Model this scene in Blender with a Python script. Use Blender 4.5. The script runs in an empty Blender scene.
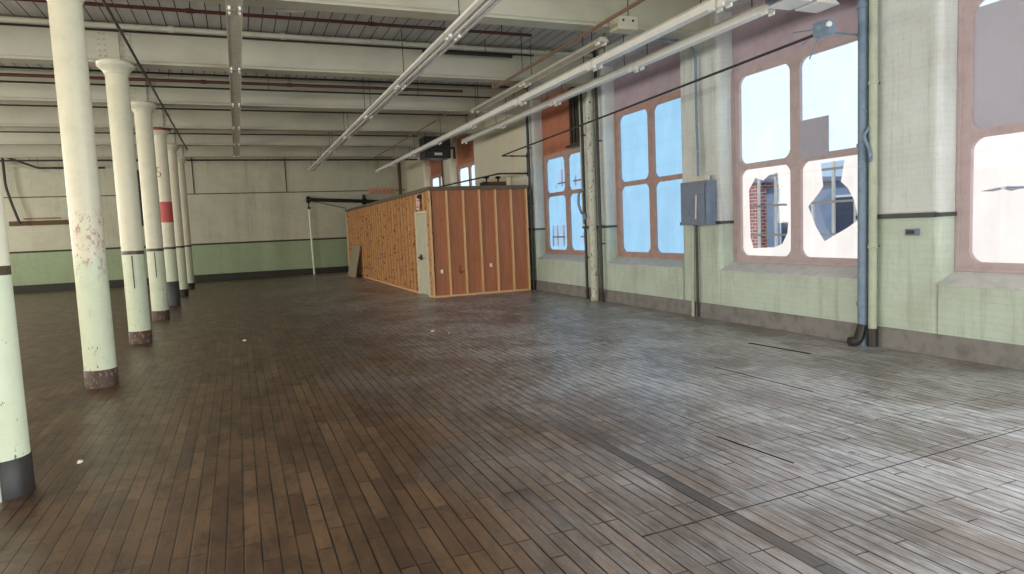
import bpy, bmesh, math, random
from mathutils import Vector, Matrix
from mathutils.geometry import tessellate_polygon
random.seed(7)
S = bpy.context.scene
COL = S.collection
PI = math.pi

# ------------------------------------------------------------------ colours / nodes
def lin(r, g, b):
    f = lambda c: (c/255/12.92) if c/255 <= .04045 else ((c/255+.055)/1.055)**2.4
    return (f(r), f(g), f(b), 1)

class NT:
    def __init__(s, name):
        s.m = bpy.data.materials.new(name); s.m.use_nodes = True
        s.t = s.m.node_tree; s.n = s.t.nodes; s.n.clear()
        s.out = s.n.new('ShaderNodeOutputMaterial')
    def new(s, typ, **kw):
        n = s.n.new(typ)
        for k, v in kw.items():
            if k.startswith('i_'):
                n.inputs[k[2:].replace('_', ' ')].default_value = v
            else: setattr(n, k, v)
        return n
    def lk(s, a, b): s.t.links.new(a, b)
    def pos(s): return s.new('ShaderNodeNewGeometry').outputs['Position']
    def sep(s, v):
        n = s.new('ShaderNodeSeparateXYZ'); s.lk(v, n.inputs[0]); return n.outputs
    def comb(s, x=None, y=None, z=None):
        n = s.new('ShaderNodeCombineXYZ')
        for i, v in enumerate((x, y, z)):
            if v is None: continue
            if isinstance(v, (int, float)): n.inputs[i].default_value = v
            else: s.lk(v, n.inputs[i])
        return n.outputs[0]
    def math(s, op, a, b=None, clamp=False):
        n = s.new('ShaderNodeMath', operation=op, use_clamp=clamp)
        for i, v in enumerate((a, b)):
            if v is None: continue
            if isinstance(v, (int, float)): n.inputs[i].default_value = v
            else: s.lk(v, n.inputs[i])
        return n.outputs[0]
    def noise(s, vec, scale=5, detail=4, rough=.6, dist=0.):
        n = s.new('ShaderNodeTexNoise'); n.inputs['Scale'].default_value = scale
        n.inputs['Detail'].default_value = detail; n.inputs['Roughness'].default_value = rough
        n.inputs['Distortion'].default_value = dist
        s.lk(vec, n.inputs['Vector']); return n.outputs['Fac']
    def scale(s, v, x, y, z):
        n = s.new('ShaderNodeVectorMath', operation='MULTIPLY'); s.lk(v, n.inputs[0])
        n.inputs[1].default_value = (x, y, z); return n.outputs[0]
    def ramp(s, fac, *stops):
        n = s.new('ShaderNodeValToRGB'); e = n.color_ramp.elements
        while len(e) < len(stops): e.new(.5)
        for el, (p, c) in zip(e, stops):
            el.position = p; el.color = c if len(c) == 4 else (*c, 1)
        s.lk(fac, n.inputs[0]); return n.outputs[0]
    def mask(s, fac, a, b):
        n = s.new('ShaderNodeMapRange', clamp=True); s.lk(fac, n.inputs[0])
        n.inputs[1].default_value = a; n.inputs[2].default_value = b; return n.outputs[0]
    def mix(s, fac, a, b, mode='MIX'):
        n = s.new('ShaderNodeMix', data_type='RGBA', blend_type=mode)
        if isinstance(fac, (int, float)): n.inputs[0].default_value = fac
        else: s.lk(fac, n.inputs[0])
        for i, v in ((6, a), (7, b)):
            if isinstance(v, tuple): n.inputs[i].default_value = v
            else: s.lk(v, n.inputs[i])
        return n.outputs[2]
    def bump(s, h, strength=.3, dist=.01):
        n = s.new('ShaderNodeBump'); n.inputs['Strength'].default_value = strength
        n.inputs['Distance'].default_value = dist; s.lk(h, n.inputs['Height']); return n.outputs[0]
    def bsdf(s, col, rough=.6, metal=0., bump=None, spec=.5):
        n = s.new('ShaderNodeBsdfPrincipled')
        if isinstance(col, tuple): n.inputs['Base Color'].default_value = col
        else: s.lk(col, n.inputs['Base Color'])
        if isinstance(rough, (int, float)): n.inputs['Roughness'].default_value = rough
        else: s.lk(rough, n.inputs['Roughness'])
        n.inputs['Metallic'].default_value = metal
        n.inputs['Specular IOR Level'].default_value = spec
        if bump is not None: s.lk(bump, n.inputs['Normal'])
        s.lk(n.outputs[0], s.out.inputs[0]); return n

def painted(name, c, rough=.55, amt=.25, dirt=(70, 60, 45), scale=6, metal=0., wear=None, wth=.66):
    """a paint or metal with soft grime and, if asked, flaking spots"""
    t = NT(name); p = t.pos()
    n = t.noise(p, scale, 5, .65)
    d = tuple(lin(*dirt))
    col = t.mix(t.math('MULTIPLY', t.mask(n, .45, .8), amt), lin(*c), d)
    if wear:
        w = t.noise(t.scale(p, 1, 1, .45), 22, 6, .7)
        col = t.mix(t.mask(w, wth, wth+.03), col, lin(*wear))
    t.bsdf(col, rough, metal, t.bump(n, .15, .004)); return t.m

M = {}
# floor: narrow strip boards running along Y
def floor_mat():
    t = NT('floor_boards'); p = t.pos(); x, y, z = t.sep(p)
    v = t.comb(y, x, 0)
    b = t.new('ShaderNodeTexBrick', offset=.37, offset_frequency=3, squash=1)
    b.inputs['Color1'].default_value = (0, 0, 0, 1); b.inputs['Color2'].default_value = (1, 1, 1, 1)
    b.inputs['Mortar'].default_value = (.5, .5, .5, 1)
    b.inputs['Scale'].default_value = 1; b.inputs['Mortar Size'].default_value = .0055
    b.inputs['Mortar Smooth'].default_value = .3
    b.inputs['Brick Width'].default_value = .62; b.inputs['Row Height'].default_value = .086
    t.lk(v, b.inputs['Vector'])
    rnd = b.outputs['Color']; gap = b.outputs['Fac']
    grain = t.noise(t.scale(p, 34, 1.6, 1), 1.6, 6, .7)
    big = t.noise(p, .38, 5, .6, .4)
    mid = t.noise(t.scale(p, 1.6, .7, 1), 1.5, 6, .68)
    col = t.ramp(rnd, (0, lin(90, 66, 49)[:3]), (.35, lin(105, 79, 58)[:3]), (.75, lin(112, 86, 63)[:3]), (1, lin(126, 97, 72)[:3]))
    col = t.mix(t.math('MULTIPLY', t.mask(grain, .35, .75), .4), col, lin(50, 36, 27))
    col = t.mix(t.math('MULTIPLY', t.mask(mid, .46, .68), .7), col, lin(46, 38, 32))
    blot = t.noise(t.scale(p, 1.2, .8, 1), 4.3, 8, .78, .6)
    col = t.mix(t.math('MULTIPLY', t.mask(blot, .48, .66), .7), col, lin(50, 40, 32))
    tan = t.noise(t.scale(p, 3, .55, 1), 1.3, 5, .7)
    col = t.mix(t.math('MULTIPLY', t.mask(tan, .56, .74), .5), col, lin(136, 104, 76))      # oil-dark patches
    # worn, dusty lane beside the windows, window sheen and haze painted in too
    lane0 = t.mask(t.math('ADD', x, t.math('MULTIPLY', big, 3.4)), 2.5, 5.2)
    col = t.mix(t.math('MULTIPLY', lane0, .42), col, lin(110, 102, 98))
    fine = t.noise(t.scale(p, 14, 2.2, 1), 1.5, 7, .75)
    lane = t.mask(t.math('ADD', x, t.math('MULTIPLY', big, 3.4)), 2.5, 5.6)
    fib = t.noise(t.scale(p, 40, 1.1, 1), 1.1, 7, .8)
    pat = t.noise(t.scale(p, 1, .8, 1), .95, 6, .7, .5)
    dust_sheen = t.math('MULTIPLY', t.math('MULTIPLY', t.mask(fine, .25, .62), lane), t.math('ADD', t.math('MULTIPLY', t.mask(t.math('ADD', t.math('MULTIPLY', fib, .5), t.math('MULTIPLY', pat, .5)), .44, .55), .85), .3), True)
    col = t.mix(t.math('MULTIPLY', dust_sheen, .9), col, lin(206, 206, 208))
    scuff = t.mask(t.noise(t.scale(p, 30, 5, 1), 1.2, 8, .8), .6, .7)
    col = t.mix(t.math('MULTIPLY', scuff, .55), col, lin(142, 126, 108))
    xx = t.math('ABSOLUTE', t.math('SUBTRACT', x, 2.362))
    col = t.mix(t.math('MULTIPLY', t.math('MULTIPLY', t.math('LESS_THAN', xx, .043), t.mask(y, 4.9, 4.0)), .7), col, lin(58, 48, 42))
    sp = t.mask(t.noise(p, 3.1, 4, .6, .8), .69, .72)
    col = t.mix(t.math('MULTIPLY', sp, .75), col, lin(32, 26, 22))
    col = t.mix(t.math('MULTIPLY', gap, t.math('ADD', t.math('MULTIPLY', t.mask(t.noise(t.scale(p, 3, .6, 1), 2.2, 3), .3, .6), .6), .4)), col, lin(18, 13, 10))
    rough = t.math('ADD', t.math('MULTIPLY', blot, .3), .2)
    h = t.math('SUBTRACT', t.math('MULTIPLY', grain, .25), gap)
    t.bsdf(col, rough, 0, t.bump(h, .5, .004), .42); return t.m
M['floor'] = floor_mat()

def wall_mat(name, upper, lower, zsplit, line, extra_line=None, bw=.21, bh=.072, wear=.4, bay=None):
    """painted brick, two-tone with a painted dado line"""
    t = NT(name); p = t.pos(); x, y, z = t.sep(p)
    wob = t.noise(p, 2.6, 3, .6)
    v = t.comb(t.math('ADD', t.math('ADD', x, y), t.math('MULTIPLY', wob, .05)), t.math('ADD', z, t.math('MULTIPLY', wob, .03)), 0)
    b = t.new('ShaderNodeTexBrick'); b.inputs['Scale'].default_value = 1
    b.inputs['Mortar Size'].default_value = .006; b.inputs['Mortar Smooth'].default_value = .6
    b.inputs['Brick Width'].default_value = bw; b.inputs['Row Height'].default_value = bh
    b.inputs['Color1'].default_value = (0, 0, 0, 1); b.inputs['Color2'].default_value = (1, 1, 1, 1)
    t.lk(v, b.inputs['Vector'])
    n = t.noise(p, 1.3, 5, .65); n2 = t.noise(p, 14, 5, .7)
    streak = t.noise(t.scale(p, 5, 5, .45), 1.1, 6, .75)
    col = t.mix(t.mask(z, zsplit-.004, zsplit+.004), lin(*lower), lin(*upper))
    col = t.mix(t.math('MULTIPLY', t.mask(n, .42, .8), wear), col, lin(150, 143, 124))
    col = t.mix(t.math('MULTIPLY', t.mask(streak, .52, .74), wear*1.1), col, lin(124, 118, 102))
    if bay:      # warmer light on the bricked-up bay and beyond, put in as a cream tint
        col = t.mix(t.math('MULTIPLY', t.math('GREATER_THAN', y, bay[0]), .75), col, lin(*bay[1]))
    chip = t.mask(t.noise(t.scale(p, 1, 1, .4), 7, 7, .78), .66, .70)
    col = t.mix(t.math('MULTIPLY', chip, wear), col, lin(105, 88, 70))
    col = t.mix(t.math('MULTIPLY', b.outputs['Fac'], t.math('MULTIPLY', t.mask(n2, .42, .72), .22)), col, lin(120, 112, 92))
    col = t.mix(.03, col, b.outputs['Color'], 'OVERLAY')
    if line:
        w, c = line
        col = t.mix(t.math('LESS_THAN', t.math('ABSOLUTE', t.math('SUBTRACT', z, zsplit)), w), col, lin(*c))
    if extra_line:
        zz, w, c = extra_line
        col = t.mix(t.math('LESS_THAN', t.math('ABSOLUTE', t.math('SUBTRACT', z, zz)), w), col, lin(*c))
    h = t.math('SUBTRACT', t.math('MULTIPLY', n2, .35), b.outputs['Fac'])
    t.bsdf(col, .62, 0, t.bump(h, .2, .004), .35); return t.m
M['wall_window'] = wall_mat('painted_brick_window_wall', (220, 225, 223), (200, 213, 198), 1.53, None, wear=.34, bay=(16.3, (226, 216, 186)))
M['wall_back'] = wall_mat('painted_brick_end_wall', (202, 200, 178), (160, 178, 142), 1.49, (.035, (62, 58, 42)), (3.5, .02, (84, 76, 58)), wear=.3)
M['wall_plain'] = wall_mat('painted_brick_plain', (214, 206, 176), (160, 184, 138), 1.49, (.03, (70, 64, 48)), wear=.3)

def ceil_mat():
    t = NT('ceiling_boards'); p = t.pos(); x, y, z = t.sep(p)
    b = t.new('ShaderNodeTexBrick'); b.inputs['Scale'].default_value = 1
    b.inputs['Mortar Size'].default_value = .008; b.inputs['Mortar Smooth'].default_value = .1
    b.inputs['Brick Width'].default_value = 60.; b.inputs['Row Height'].default_value = .205
    b.inputs['Color1'].default_value = (0, 0, 0, 1); b.inputs['Color2'].default_value = (1, 1, 1, 1)
    t.lk(t.comb(y, x, 0), b.inputs['Vector'])
    n = t.noise(t.scale(p, 4, .6, 1), 1.5, 4)
    col = t.mix(t.mask(n, .3, .75), lin(196, 194, 190), lin(170, 166, 158))
    col = t.mix(b.outputs['Fac'], col, lin(34, 30, 26))
    t.bsdf(col, .7, 0, t.bump(t.math('MULTIPLY', b.outputs['Fac'], -1), .6, .01)); return t.m
M['ceiling'] = ceil_mat()

M['beam'] = painted('cream_beam_paint', (190, 187, 168), .5, .22, (120, 110, 84), 1.6)
M['sill'] = painted('concrete_sill', (204, 204, 202), .75, .3, (92, 86, 78), 7)
M['base_grey'] = painted('concrete_baseboard', (138, 134, 130), .7, .6, (52, 46, 42), 5, wear=(150, 142, 130), wth=.7)
M['base_dark'] = painted('dark_baseboard', (48, 44, 36), .6, .4, (26, 24, 20), 5)
M['rail'] = painted('grey_rail', (74, 76, 78), .5, .4, (40, 40, 40), 8)
M['rail_top'] = painted('pale_rail', (190, 192, 186), .5, .3, (110, 105, 95), 8)
M['frame'] = painted('rust_brown_frame_paint', (186, 152, 142), .6, .4, (120, 84, 70), 6)
M['frame_veiled'] = painted('veiled_mauve_frame_paint', (192, 172, 174), .6, .35, (130, 100, 96), 6)  # brown frames paled to mauve, lens glare put into the colour
M['infill'] = painted('rust_board', (186, 118, 90), .7, .45, (126, 72, 56), 3)
M['infill_veiled'] = painted('veil_tinted_board', (188, 170, 182), .7, .35, (112, 86, 92), 3)  # reddish brown boards with the lens veil painted into their colour
M['infill_grey'] = painted('grey_board', (186, 183, 196), .7, .2, (130, 126, 140), 2)  # grey board, colour lightened to carry the lens glare
M['patch'] = painted('lavender_board', (178, 175, 190), .6, .25, (120, 116, 132), 5)  # grey patch with the glare veil mixed into its colour
M['steel_white'] = painted('white_steel_sash', (214, 218, 220), .5, .3, (140, 140, 140), 9)
M['pipe_blue'] = painted('blue_grey_pipe', (122, 144, 166), .45, .4, (44, 56, 70), 9, wear=(170, 176, 176), wth=.62)
M['pipe_pale'] = painted('pale_green_pipe', (184, 190, 170), .5, .35, (112, 112, 96), 7, wear=(112, 104, 90), wth=.66)
M['pipe_peel'] = painted('peeling_cream_pipe', (204, 204, 188), .55, .4, (120, 112, 96), 7, wear=(96, 86, 74), wth=.58)
M['pipe_dark'] = painted('dark_pipe', (52, 48, 44), .45, .4, (30, 27, 24), 9)
M['pipe_black'] = painted('black_pipe', (26, 25, 23), .45, .3, (46, 42, 36), 9)
M['pipe_red'] = painted('oxide_red_pipe', (92, 52, 44), .5, .4, (58, 36, 28), 6)
M['pipe_brown'] = painted('brown_pipe', (148, 116, 92), .5, .4, (98, 68, 52), 6)
M['pipe_white'] = painted('white_insulated_pipe', (204, 200, 184), .8, .35, (110, 100, 80), 3, wear=(60, 54, 44), wth=.7)
M['box_blue'] = painted('slate_box', (120, 130, 152), .45, .4, (52, 60, 74), 8, wear=(190, 194, 194), wth=.68)
M['black'] = painted('black_metal', (28, 30, 34), .45, .3, (50, 50, 52), 8)
M['grey'] = painted('grey_metal', (214, 209, 192), .45, .3, (86, 80, 68), 5)
M['white'] = painted('white_enamel', (246, 245, 240), .35, .15, (170, 166, 150), 5)
M['cream'] = painted('cream_enamel', (216, 212, 190), .4, .2, (150, 142, 116), 5)
M['steel'] = painted('dull_steel', (140, 140, 140), .4, .3, (80, 80, 80), 8, metal=.6)
M['rubber'] = painted('dark_band', (58, 48, 40), .6, .4, (34, 28, 24), 6)
M['brown_base'] = painted('red_brown_column_base', (78, 58, 46), .6, .6, (46, 34, 27), 14, wear=(140, 108, 92), wth=.56)
M['dark_base'] = painted('dark_column_base', (44, 38, 34), .5, .4, (28, 24, 22), 10, wear=(150, 146, 132), wth=.7)
M['grey_base'] = painted('slate_column_base', (66, 66, 68), .5, .4, (40, 40, 42), 10)
M['red'] = painted('red_band', (198, 84, 78), .5, .35, (140, 44, 40), 8)
M['oxide'] = painted('oxide_band', (130, 60, 48), .5, .3, (90, 44, 36), 8)
M['paper'] = painted('paper', (226, 222, 212), .8, .15, (170, 160, 140), 6)
M['pink_print'] = painted('pink_print', (214, 122, 112), .8, .3, (226, 190, 180), 30)
M['sign_pink'] = painted('faded_pink_board', (204, 160, 136), .8, .5, (214, 200, 170), 8)
M['plank'] = painted('brown_plank', (98, 70, 48), .7, .4, (66, 48, 34), 5)
M['plank_pale'] = painted('pale_strip', (150, 130, 92), .7, .4, (100, 84, 60), 5)
M['panel_beige'] = painted('beige_board', (168, 154, 132), .75, .3, (128, 114, 92), 4)
M['dark_panel'] = painted('near_black_panel', (24, 23, 20), .5, .3, (40, 38, 32), 4)
M['louver'] = painted('plum_louver', (88, 66, 70), .5, .4, (56, 46, 54), 6)
M['gap'] = painted('floor_gap_black', (22, 18, 15), .9, .2, (14, 12, 10), 4)
M['roof_edge'] = painted('weathered_grey_plate', (112, 98, 82), .75, .5, (66, 58, 48), 7)

def wood(name, c1, c2, knot=None, kscale=9, kth=.64):
    t = NT(name); p = t.pos(); x, y, z = t.sep(p)
    g = t.noise(t.scale(p, 16, 16, 1.1), 1.4, 6, .65, .5)
    n = t.noise(t.scale(p, .6, .6, .25), 1.7, 4)
    col = t.mix(t.mask(g, .3, .72), lin(*c1), lin(*c2))
    col = t.mix(t.math('MULTIPLY', t.mask(n, .4, .7), .3), col, lin(*c2))
    if knot:
        k = t.noise(t.scale(p, 1, .3, .75) if kth < .6 else t.scale(p, 1, 1, .55), kscale, 3, .6, .3)
        col = t.mix(t.mask(k, kth, kth+.05), col, lin(*knot))
    t.bsdf(col, .62, 0, t.bump(g, .2, .003), .3); return t.m
M['ply_front'] = wood('reddish_plywood', (194, 130, 94), (168, 106, 76), (112, 66, 48), 5, .68)
M['ply_side'] = wood('knotty_orange_plywood', (190, 142, 96), (166, 116, 74), (112, 74, 48), 15, .575)
M['stud'] = wood('pine_stud', (238, 200, 154), (224, 176, 126), (170, 116, 76), 8, .70)
M['door_leaf'] = painted('grey_ivory_door_leaf', (204, 202, 182), .45, .2, (160, 156, 132), 4)  # ivory leaf greyed, recess shade put into its colour
M['stud_side'] = wood('knotty_pine_stud', (228, 184, 134), (210, 160, 110), (124, 82, 52), 15, .585)
M['door_white'] = painted('ivory_door_paint', (226, 218, 192), .45, .15, (180, 168, 136), 4)

def brick_out():
    t = NT('outdoor_brick'); p = t.pos(); x, y, z = t.sep(p)
    b = t.new('ShaderNodeTexBrick'); b.inputs['Scale'].default_value = 1
    b.inputs['Brick Width'].default_value = .3; b.inputs['Row Height'].default_value = .11
    b.inputs['Mortar Size'].default_value = .012
    b.inputs['Color1'].default_value = lin(176, 92, 76); b.inputs['Color2'].default_value = lin(150, 76, 66)
    b.inputs['Mortar'].default_value = lin(206, 190, 176)
    t.lk(t.comb(t.math('ADD', x, y), z, 0), b.inputs['Vector'])
    t.bsdf(b.outputs['Color'], .8); return t.m
M['brick_out'] = brick_out()
M['slate_out'] = painted('slate_facade', (126, 138, 158), .7, .5, (70, 82, 100), 2)
M['glass_dark'] = painted('dark_window_glass', (60, 66, 84), .15, .2, (40, 46, 60), 2)

def sheet_mat(name, col, strength, clear):
    """translucent plastic sheeting over a daylit window: glows with the daylight coming through"""
    t = NT(name); p = t.pos()
    n = t.noise(t.scale(p, 1, 2.2, 1.1), 1.3, 4, .55)
    w = t.noise(t.scale(p, 1, 5, 1.2), 1.5, 3, .5, 1.0)
    e = t.new('ShaderNodeEmission'); e.inputs[0].default_value = col
    t.lk(t.math('MULTIPLY', t.math('ADD', t.math('MULTIPLY', n, .35), .82), strength), e.inputs[1])
    tr = t.new('ShaderNodeBsdfTransparent')
    d = t.new('ShaderNodeBsdfPrincipled'); d.inputs['Base Color'].default_value = (.08, .085, .09, 1); d.inputs['Roughness'].default_value = .35
    t.lk(t.bump(w, .3, .01), d.inputs['Normal'])
    a = t.new('ShaderNodeAddShader'); t.lk(e.outputs[0], a.inputs[0]); t.lk(d.outputs[0], a.inputs[1])
    mx = t.new('ShaderNodeMixShader'); mx.inputs[0].default_value = clear
    t.lk(a.outputs[0], mx.inputs[1]); t.lk(tr.outputs[0], mx.inputs[2]); t.lk(mx.outputs[0], t.out.inputs[0])
    return t.m
WIN = 1.0
M['sheet_white'] = sheet_mat('white_plastic_sheeting', (.72, .88, 1, 1), 1.2*WIN, .34)
M['sheet_cream'] = sheet_mat('cream_plastic_sheeting', (1, .94, .90, 1), 1.0*WIN, .34)
M['sheet_blue'] = sheet_mat('blue_glow_sheeting', (.36, .70, 1, 1), .9*WIN, .3)  # plastic sheeting with blue put into its emission
def glass():
    t = NT('window_glass')
    g = t.new('ShaderNodeBsdfGlossy'); g.inputs['Roughness'].default_value = .05
    tr = t.new('ShaderNodeBsdfTransparent'); mx = t.new('ShaderNodeMixShader'); mx.inputs[0].default_value = .06
    t.lk(tr.outputs[0], mx.inputs[1]); t.lk(g.outputs[0], mx.inputs[2]); t.lk(mx.outputs[0], t.out.inputs[0]); return t.m
M['glass'] = glass()

# ------------------------------------------------------------------ mesh builder (world coordinates)
class MB:
    def __init__(s): s.v = []; s.f = []; s.sm = []
    def add(s, vs, fs, smooth=False):
        o = len(s.v); s.v += [tuple(v) for v in vs]
        for f in fs: s.f.append([i+o for i in f]); s.sm.append(smooth)
        return s
    def box(s, x0, x1, y0, y1, z0, z1):
        vs = [(x, y, z) for x in (x0, x1) for y in (y0, y1) for z in (z0, z1)]
        return s.add(vs, [(0,1,3,2), (4,6,7,5), (0,4,5,1), (2,3,7,6), (0,2,6,4), (1,5,7,3)])
    def bar(s, a, b, w, h, up=(0, 0, 1)):
        a, b = Vector(a), Vector(b); d = (b-a).normalized(); u = Vector(up)
        r = d.cross(u).normalized(); u = r.cross(d)
        vs = [p + r*(i*w/2) + u*(j*h/2) for p in (a, b) for i, j in ((-1,-1), (1,-1), (1,1), (-1,1))]
        return s.add(vs, [(0,1,2,3), (7,6,5,4), (0,4,5,1), (1,5,6,2), (2,6,7,3), (3,7,4,0)])
    def prism(s, poly, d):
        """poly: 3-D points of one end, d: offset to the other end"""
        n = len(poly); d = Vector(d); vs = [Vector(p) for p in poly]; vs += [p+d for p in vs[:n]]
        fs = [list(range(n))[::-1], [i+n for i in range(n)]] + [(i, (i+1) % n, (i+1) % n+n, i+n) for i in range(n)]
        return s.add(vs, fs)
    def tube(s, pts, r, n=10, caps=True):
        pts = [Vector(p) for p in pts]; rings = []
        prev = None
        for i, p in enumerate(pts):
            if i == 0: d = pts[1]-p
            elif i == len(pts)-1: d = p-pts[i-1]
            else: d = (pts[i+1]-p).normalized()+(p-pts[i-1]).normalized()
            d.normalize()
            if prev is None:
                a = Vector((0, 0, 1)) if abs(d.z) < .9 else Vector((1, 0, 0))
                u = d.cross(a).normalized()
            else: u = (prev - d*prev.dot(d)).normalized()
            prev = u; w = d.cross(u)
            rr = r[i] if isinstance(r, (list, tuple)) else r
            rings.append([p+(u*math.cos(2*PI*k/n)+w*math.sin(2*PI*k/n))*rr for k in range(n)])
        vs = [v for ring in rings for v in ring]; fs = []
        for i in range(len(pts)-1):
            for k in range(n):
                fs.append((i*n+k, i*n+(k+1) % n, (i+1)*n+(k+1) % n, (i+1)*n+k))
        s.add(vs, fs, True)
        if caps:
            m = (len(pts)-1)*n
            s.add(rings[0], [list(range(n))[::-1]]); s.add(rings[-1], [list(range(n))])
        return s
    def lathe(s, prof, c, n=28, caps=True):
        c = Vector(c); vs = []; fs = []
        for r, z in prof:
            vs += [c+Vector((r*math.cos(2*PI*k/n), r*math.sin(2*PI*k/n), z)) for k in range(n)]
        for i in range(len(prof)-1):
            for k in range(n): fs.append((i*n+k, i*n+(k+1) % n, (i+1)*n+(k+1) % n, (i+1)*n+k))
        s.add(vs, fs, True)
        if caps:
            s.add(vs[:n], [list(range(n))[::-1]]); s.add(vs[-n:], [list(range(n))])
        return s
    def ball(s, c, r, n=8):
        return s.lathe([(max(r*math.sin(PI*i/5), .0004), -r*math.cos(PI*i/5)) for i in range(6)], c, n, False)
    def build(s, name, mat, parent=None, loc=None):
        if loc is None:
            loc = Vector((0, 0, 0))
            q = parent
            while q is not None: loc = loc + q.location; q = q.parent
        org = Vector(loc)
        me = bpy.data.meshes.new(name)
        me.from_pydata([tuple(Vector(v)-org) for v in s.v], [], s.f)
        me.polygons.foreach_set('use_smooth', s.sm)
        bm = bmesh.new(); bm.from_mesh(me); bmesh.ops.recalc_face_normals(bm, faces=bm.faces[:]); bm.to_mesh(me); bm.free()
        me.materials.append(mat)
        o = bpy.data.objects.new(name, me); COL.objects.link(o)
        if parent is None: o.location = org
        else:
            o.parent = parent
        return o

def tag(o, label, cat, group=None, kind='thing'):
    o['label'] = label; o['category'] = cat; o['kind'] = kind
    if group: o['group'] = group
    return o
def thing(name, label, cat, loc, group=None, kind='thing'):
    o = bpy.data.objects.new(name, None); COL.objects.link(o); o.location = loc
    o.empty_display_size = .2
    return tag(o, label, cat, group, kind)
def dup(root, loc, label):
    def cp(o, par):
        c = o.copy(); COL.objects.link(c)
        if par is not None: c.parent = par
        for ch in list(o.children): cp(ch, c)
        return c
    r = cp(root, None); r.location = loc; r['label'] = label; return r

# ------------------------------------------------------------------ the place
XR, YB, XL, YR, ZC = 7.05, 29.9, -11.0, -8.0, 5.1
WINS = [3.80, 7.39, 10.95, 14.50, 21.65, 25.25]     # window centres in view
UNSEEN = [-6.9, -3.36, .22]                          # openings beside and behind the camera
HW, ZS, ZT = 1.28, .80, 4.78

fl = MB().box(XL-.5, XR+.5, YR-.5, YB+.5, -.2, 0).build('floor', M['floor'], None, (0, 0, 0))
tag(fl, 'worn narrow brown wooden floor boards across the empty room', 'floor', kind='structure')
for i, (a, b, w) in enumerate([((5.98, 6.84), (6.05, 5.9), .05), ((3.18, 3.98), (3.24, 3.30), .014), ((4.7, 5.9), (4.75, 4.6), .010), ((1.8, 2.86), (5.2, 3.06), .0045)]):
    MB().bar((a[0], a[1], .0005), (b[0], b[1], .0005), w, .003).build('board_gap', M['gap'], fl)
ce = MB().box(XL-.5, XR+.5, YR-.5, YB+.5, ZC, ZC+.2).build('ceiling', M['ceiling'], None, (0, 0, ZC))
tag(ce, 'grey boarded ceiling with dark joints above the beams', 'ceiling', kind='structure')

# right wall: piers with rounded reveals, spandrels and lintels
w = MB()
cs = sorted(WINS+UNSEEN)
edges = [YR-.5]
for c in cs: edges += [c-HW, c+HW]
edges.append(YB+.5)
for i in range(0, len(edges), 2):
    y0, y1 = edges[i], edges[i+1]; r = .07
    poly = [(XR+.5, y0, 0)]
    for k in range(5): a = PI/2*k/4; poly.append((XR+r-r*math.sin(a), y0+r-r*math.cos(a), 0))
    for k in range(5): a = PI/2*k/4; poly.append((XR+r-r*math.cos(a), y1-r+r*math.sin(a), 0))
    poly.append((XR+.5, y1, 0))
    w.prism(poly, (0, 0, ZC))
for c in cs:
    w.box(XR, XR+.5, c-HW, c+HW, 0, ZS-.02); w.box(XR, XR+.5, c-HW, c+HW, ZT, ZC)
tag(w.build('wall_right', M['wall_window'], None, (XR, 0, 0)), 'painted brick window wall, cream above and pale green below', 'wall', kind='structure')
tag(MB().box(XL-.5, XR+.5, YB, YB+.4, 0, ZC).build('wall_back', M['wall_back'], None, (0, YB, 0)),
    'far end wall of cream painted brick with a green dado', 'wall', kind='structure')
tag(MB().box(XL-.4, XL, YR-.5, YB, 0, ZC).build('wall_left', M['wall_plain'], None, (XL, 0, 0)), 'side wall beyond the columns', 'wall', kind='structure')
tag(MB().box(XL, XR, YR-.4, YR, 0, ZC).build('wall_front', M['wall_plain'], None, (0, YR, 0)), 'wall behind the viewer', 'wall', kind='structure')
# baseboards
tag(MB().prism([(XR-.03, YR, 0), (XR, YR, 0), (XR, YR, .24), (XR-.015, YR, .24)], (0, YB-YR, 0)).build('baseboard_right', M['base_grey'], None, (XR, 0, 0)),
    'scuffed dark grey concrete baseboard below the windows', 'baseboard', kind='structure')
tag(MB().box(XL, XR-.03, YB-.03, YB, 0, .27).build('baseboard_back', M['base_dark'], None, (0, YB, 0)), 'nearly black baseboard along the far end wall', 'baseboard', kind='structure')
# dado rail on the window wall
allp = [edges[i:i+2] for i in range(0, len(edges), 2)]
k = 0
for y0, y1 in allp:
    if y1 < 3 or y0 > 16: continue
    k += 1
    if y0 > 14: y1 = YB
    t = MB().box(XR-.028, XR+.002, y0+.03, y1-.03, 1.52, 1.575)
    t.box(XR-.02, XR+.26, y0-.022, y0+.03, 1.525, 1.57)
    if y1 < YB: t.box(XR-.02, XR+.26, y1-.03, y1+.022, 1.525, 1.57)
    o = t.build('trim_%d' % k, M['rail'], None, (XR, (y0+y1)/2, 1.52))
    where = {1: 'beside the boarded window', 2: 'behind the slate electrical box', 3: 'behind the pair of peeling pipes', 4: 'next to the wooden room'}[k]
    tag(o, 'thin grey dado rail on the wall '+where, 'trim', kind='structure')
    MB().box(XR-.034, XR, y0+.03, y1-.03, 1.575, 1.59).build('top_edge', M['rail_top'], o)

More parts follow.
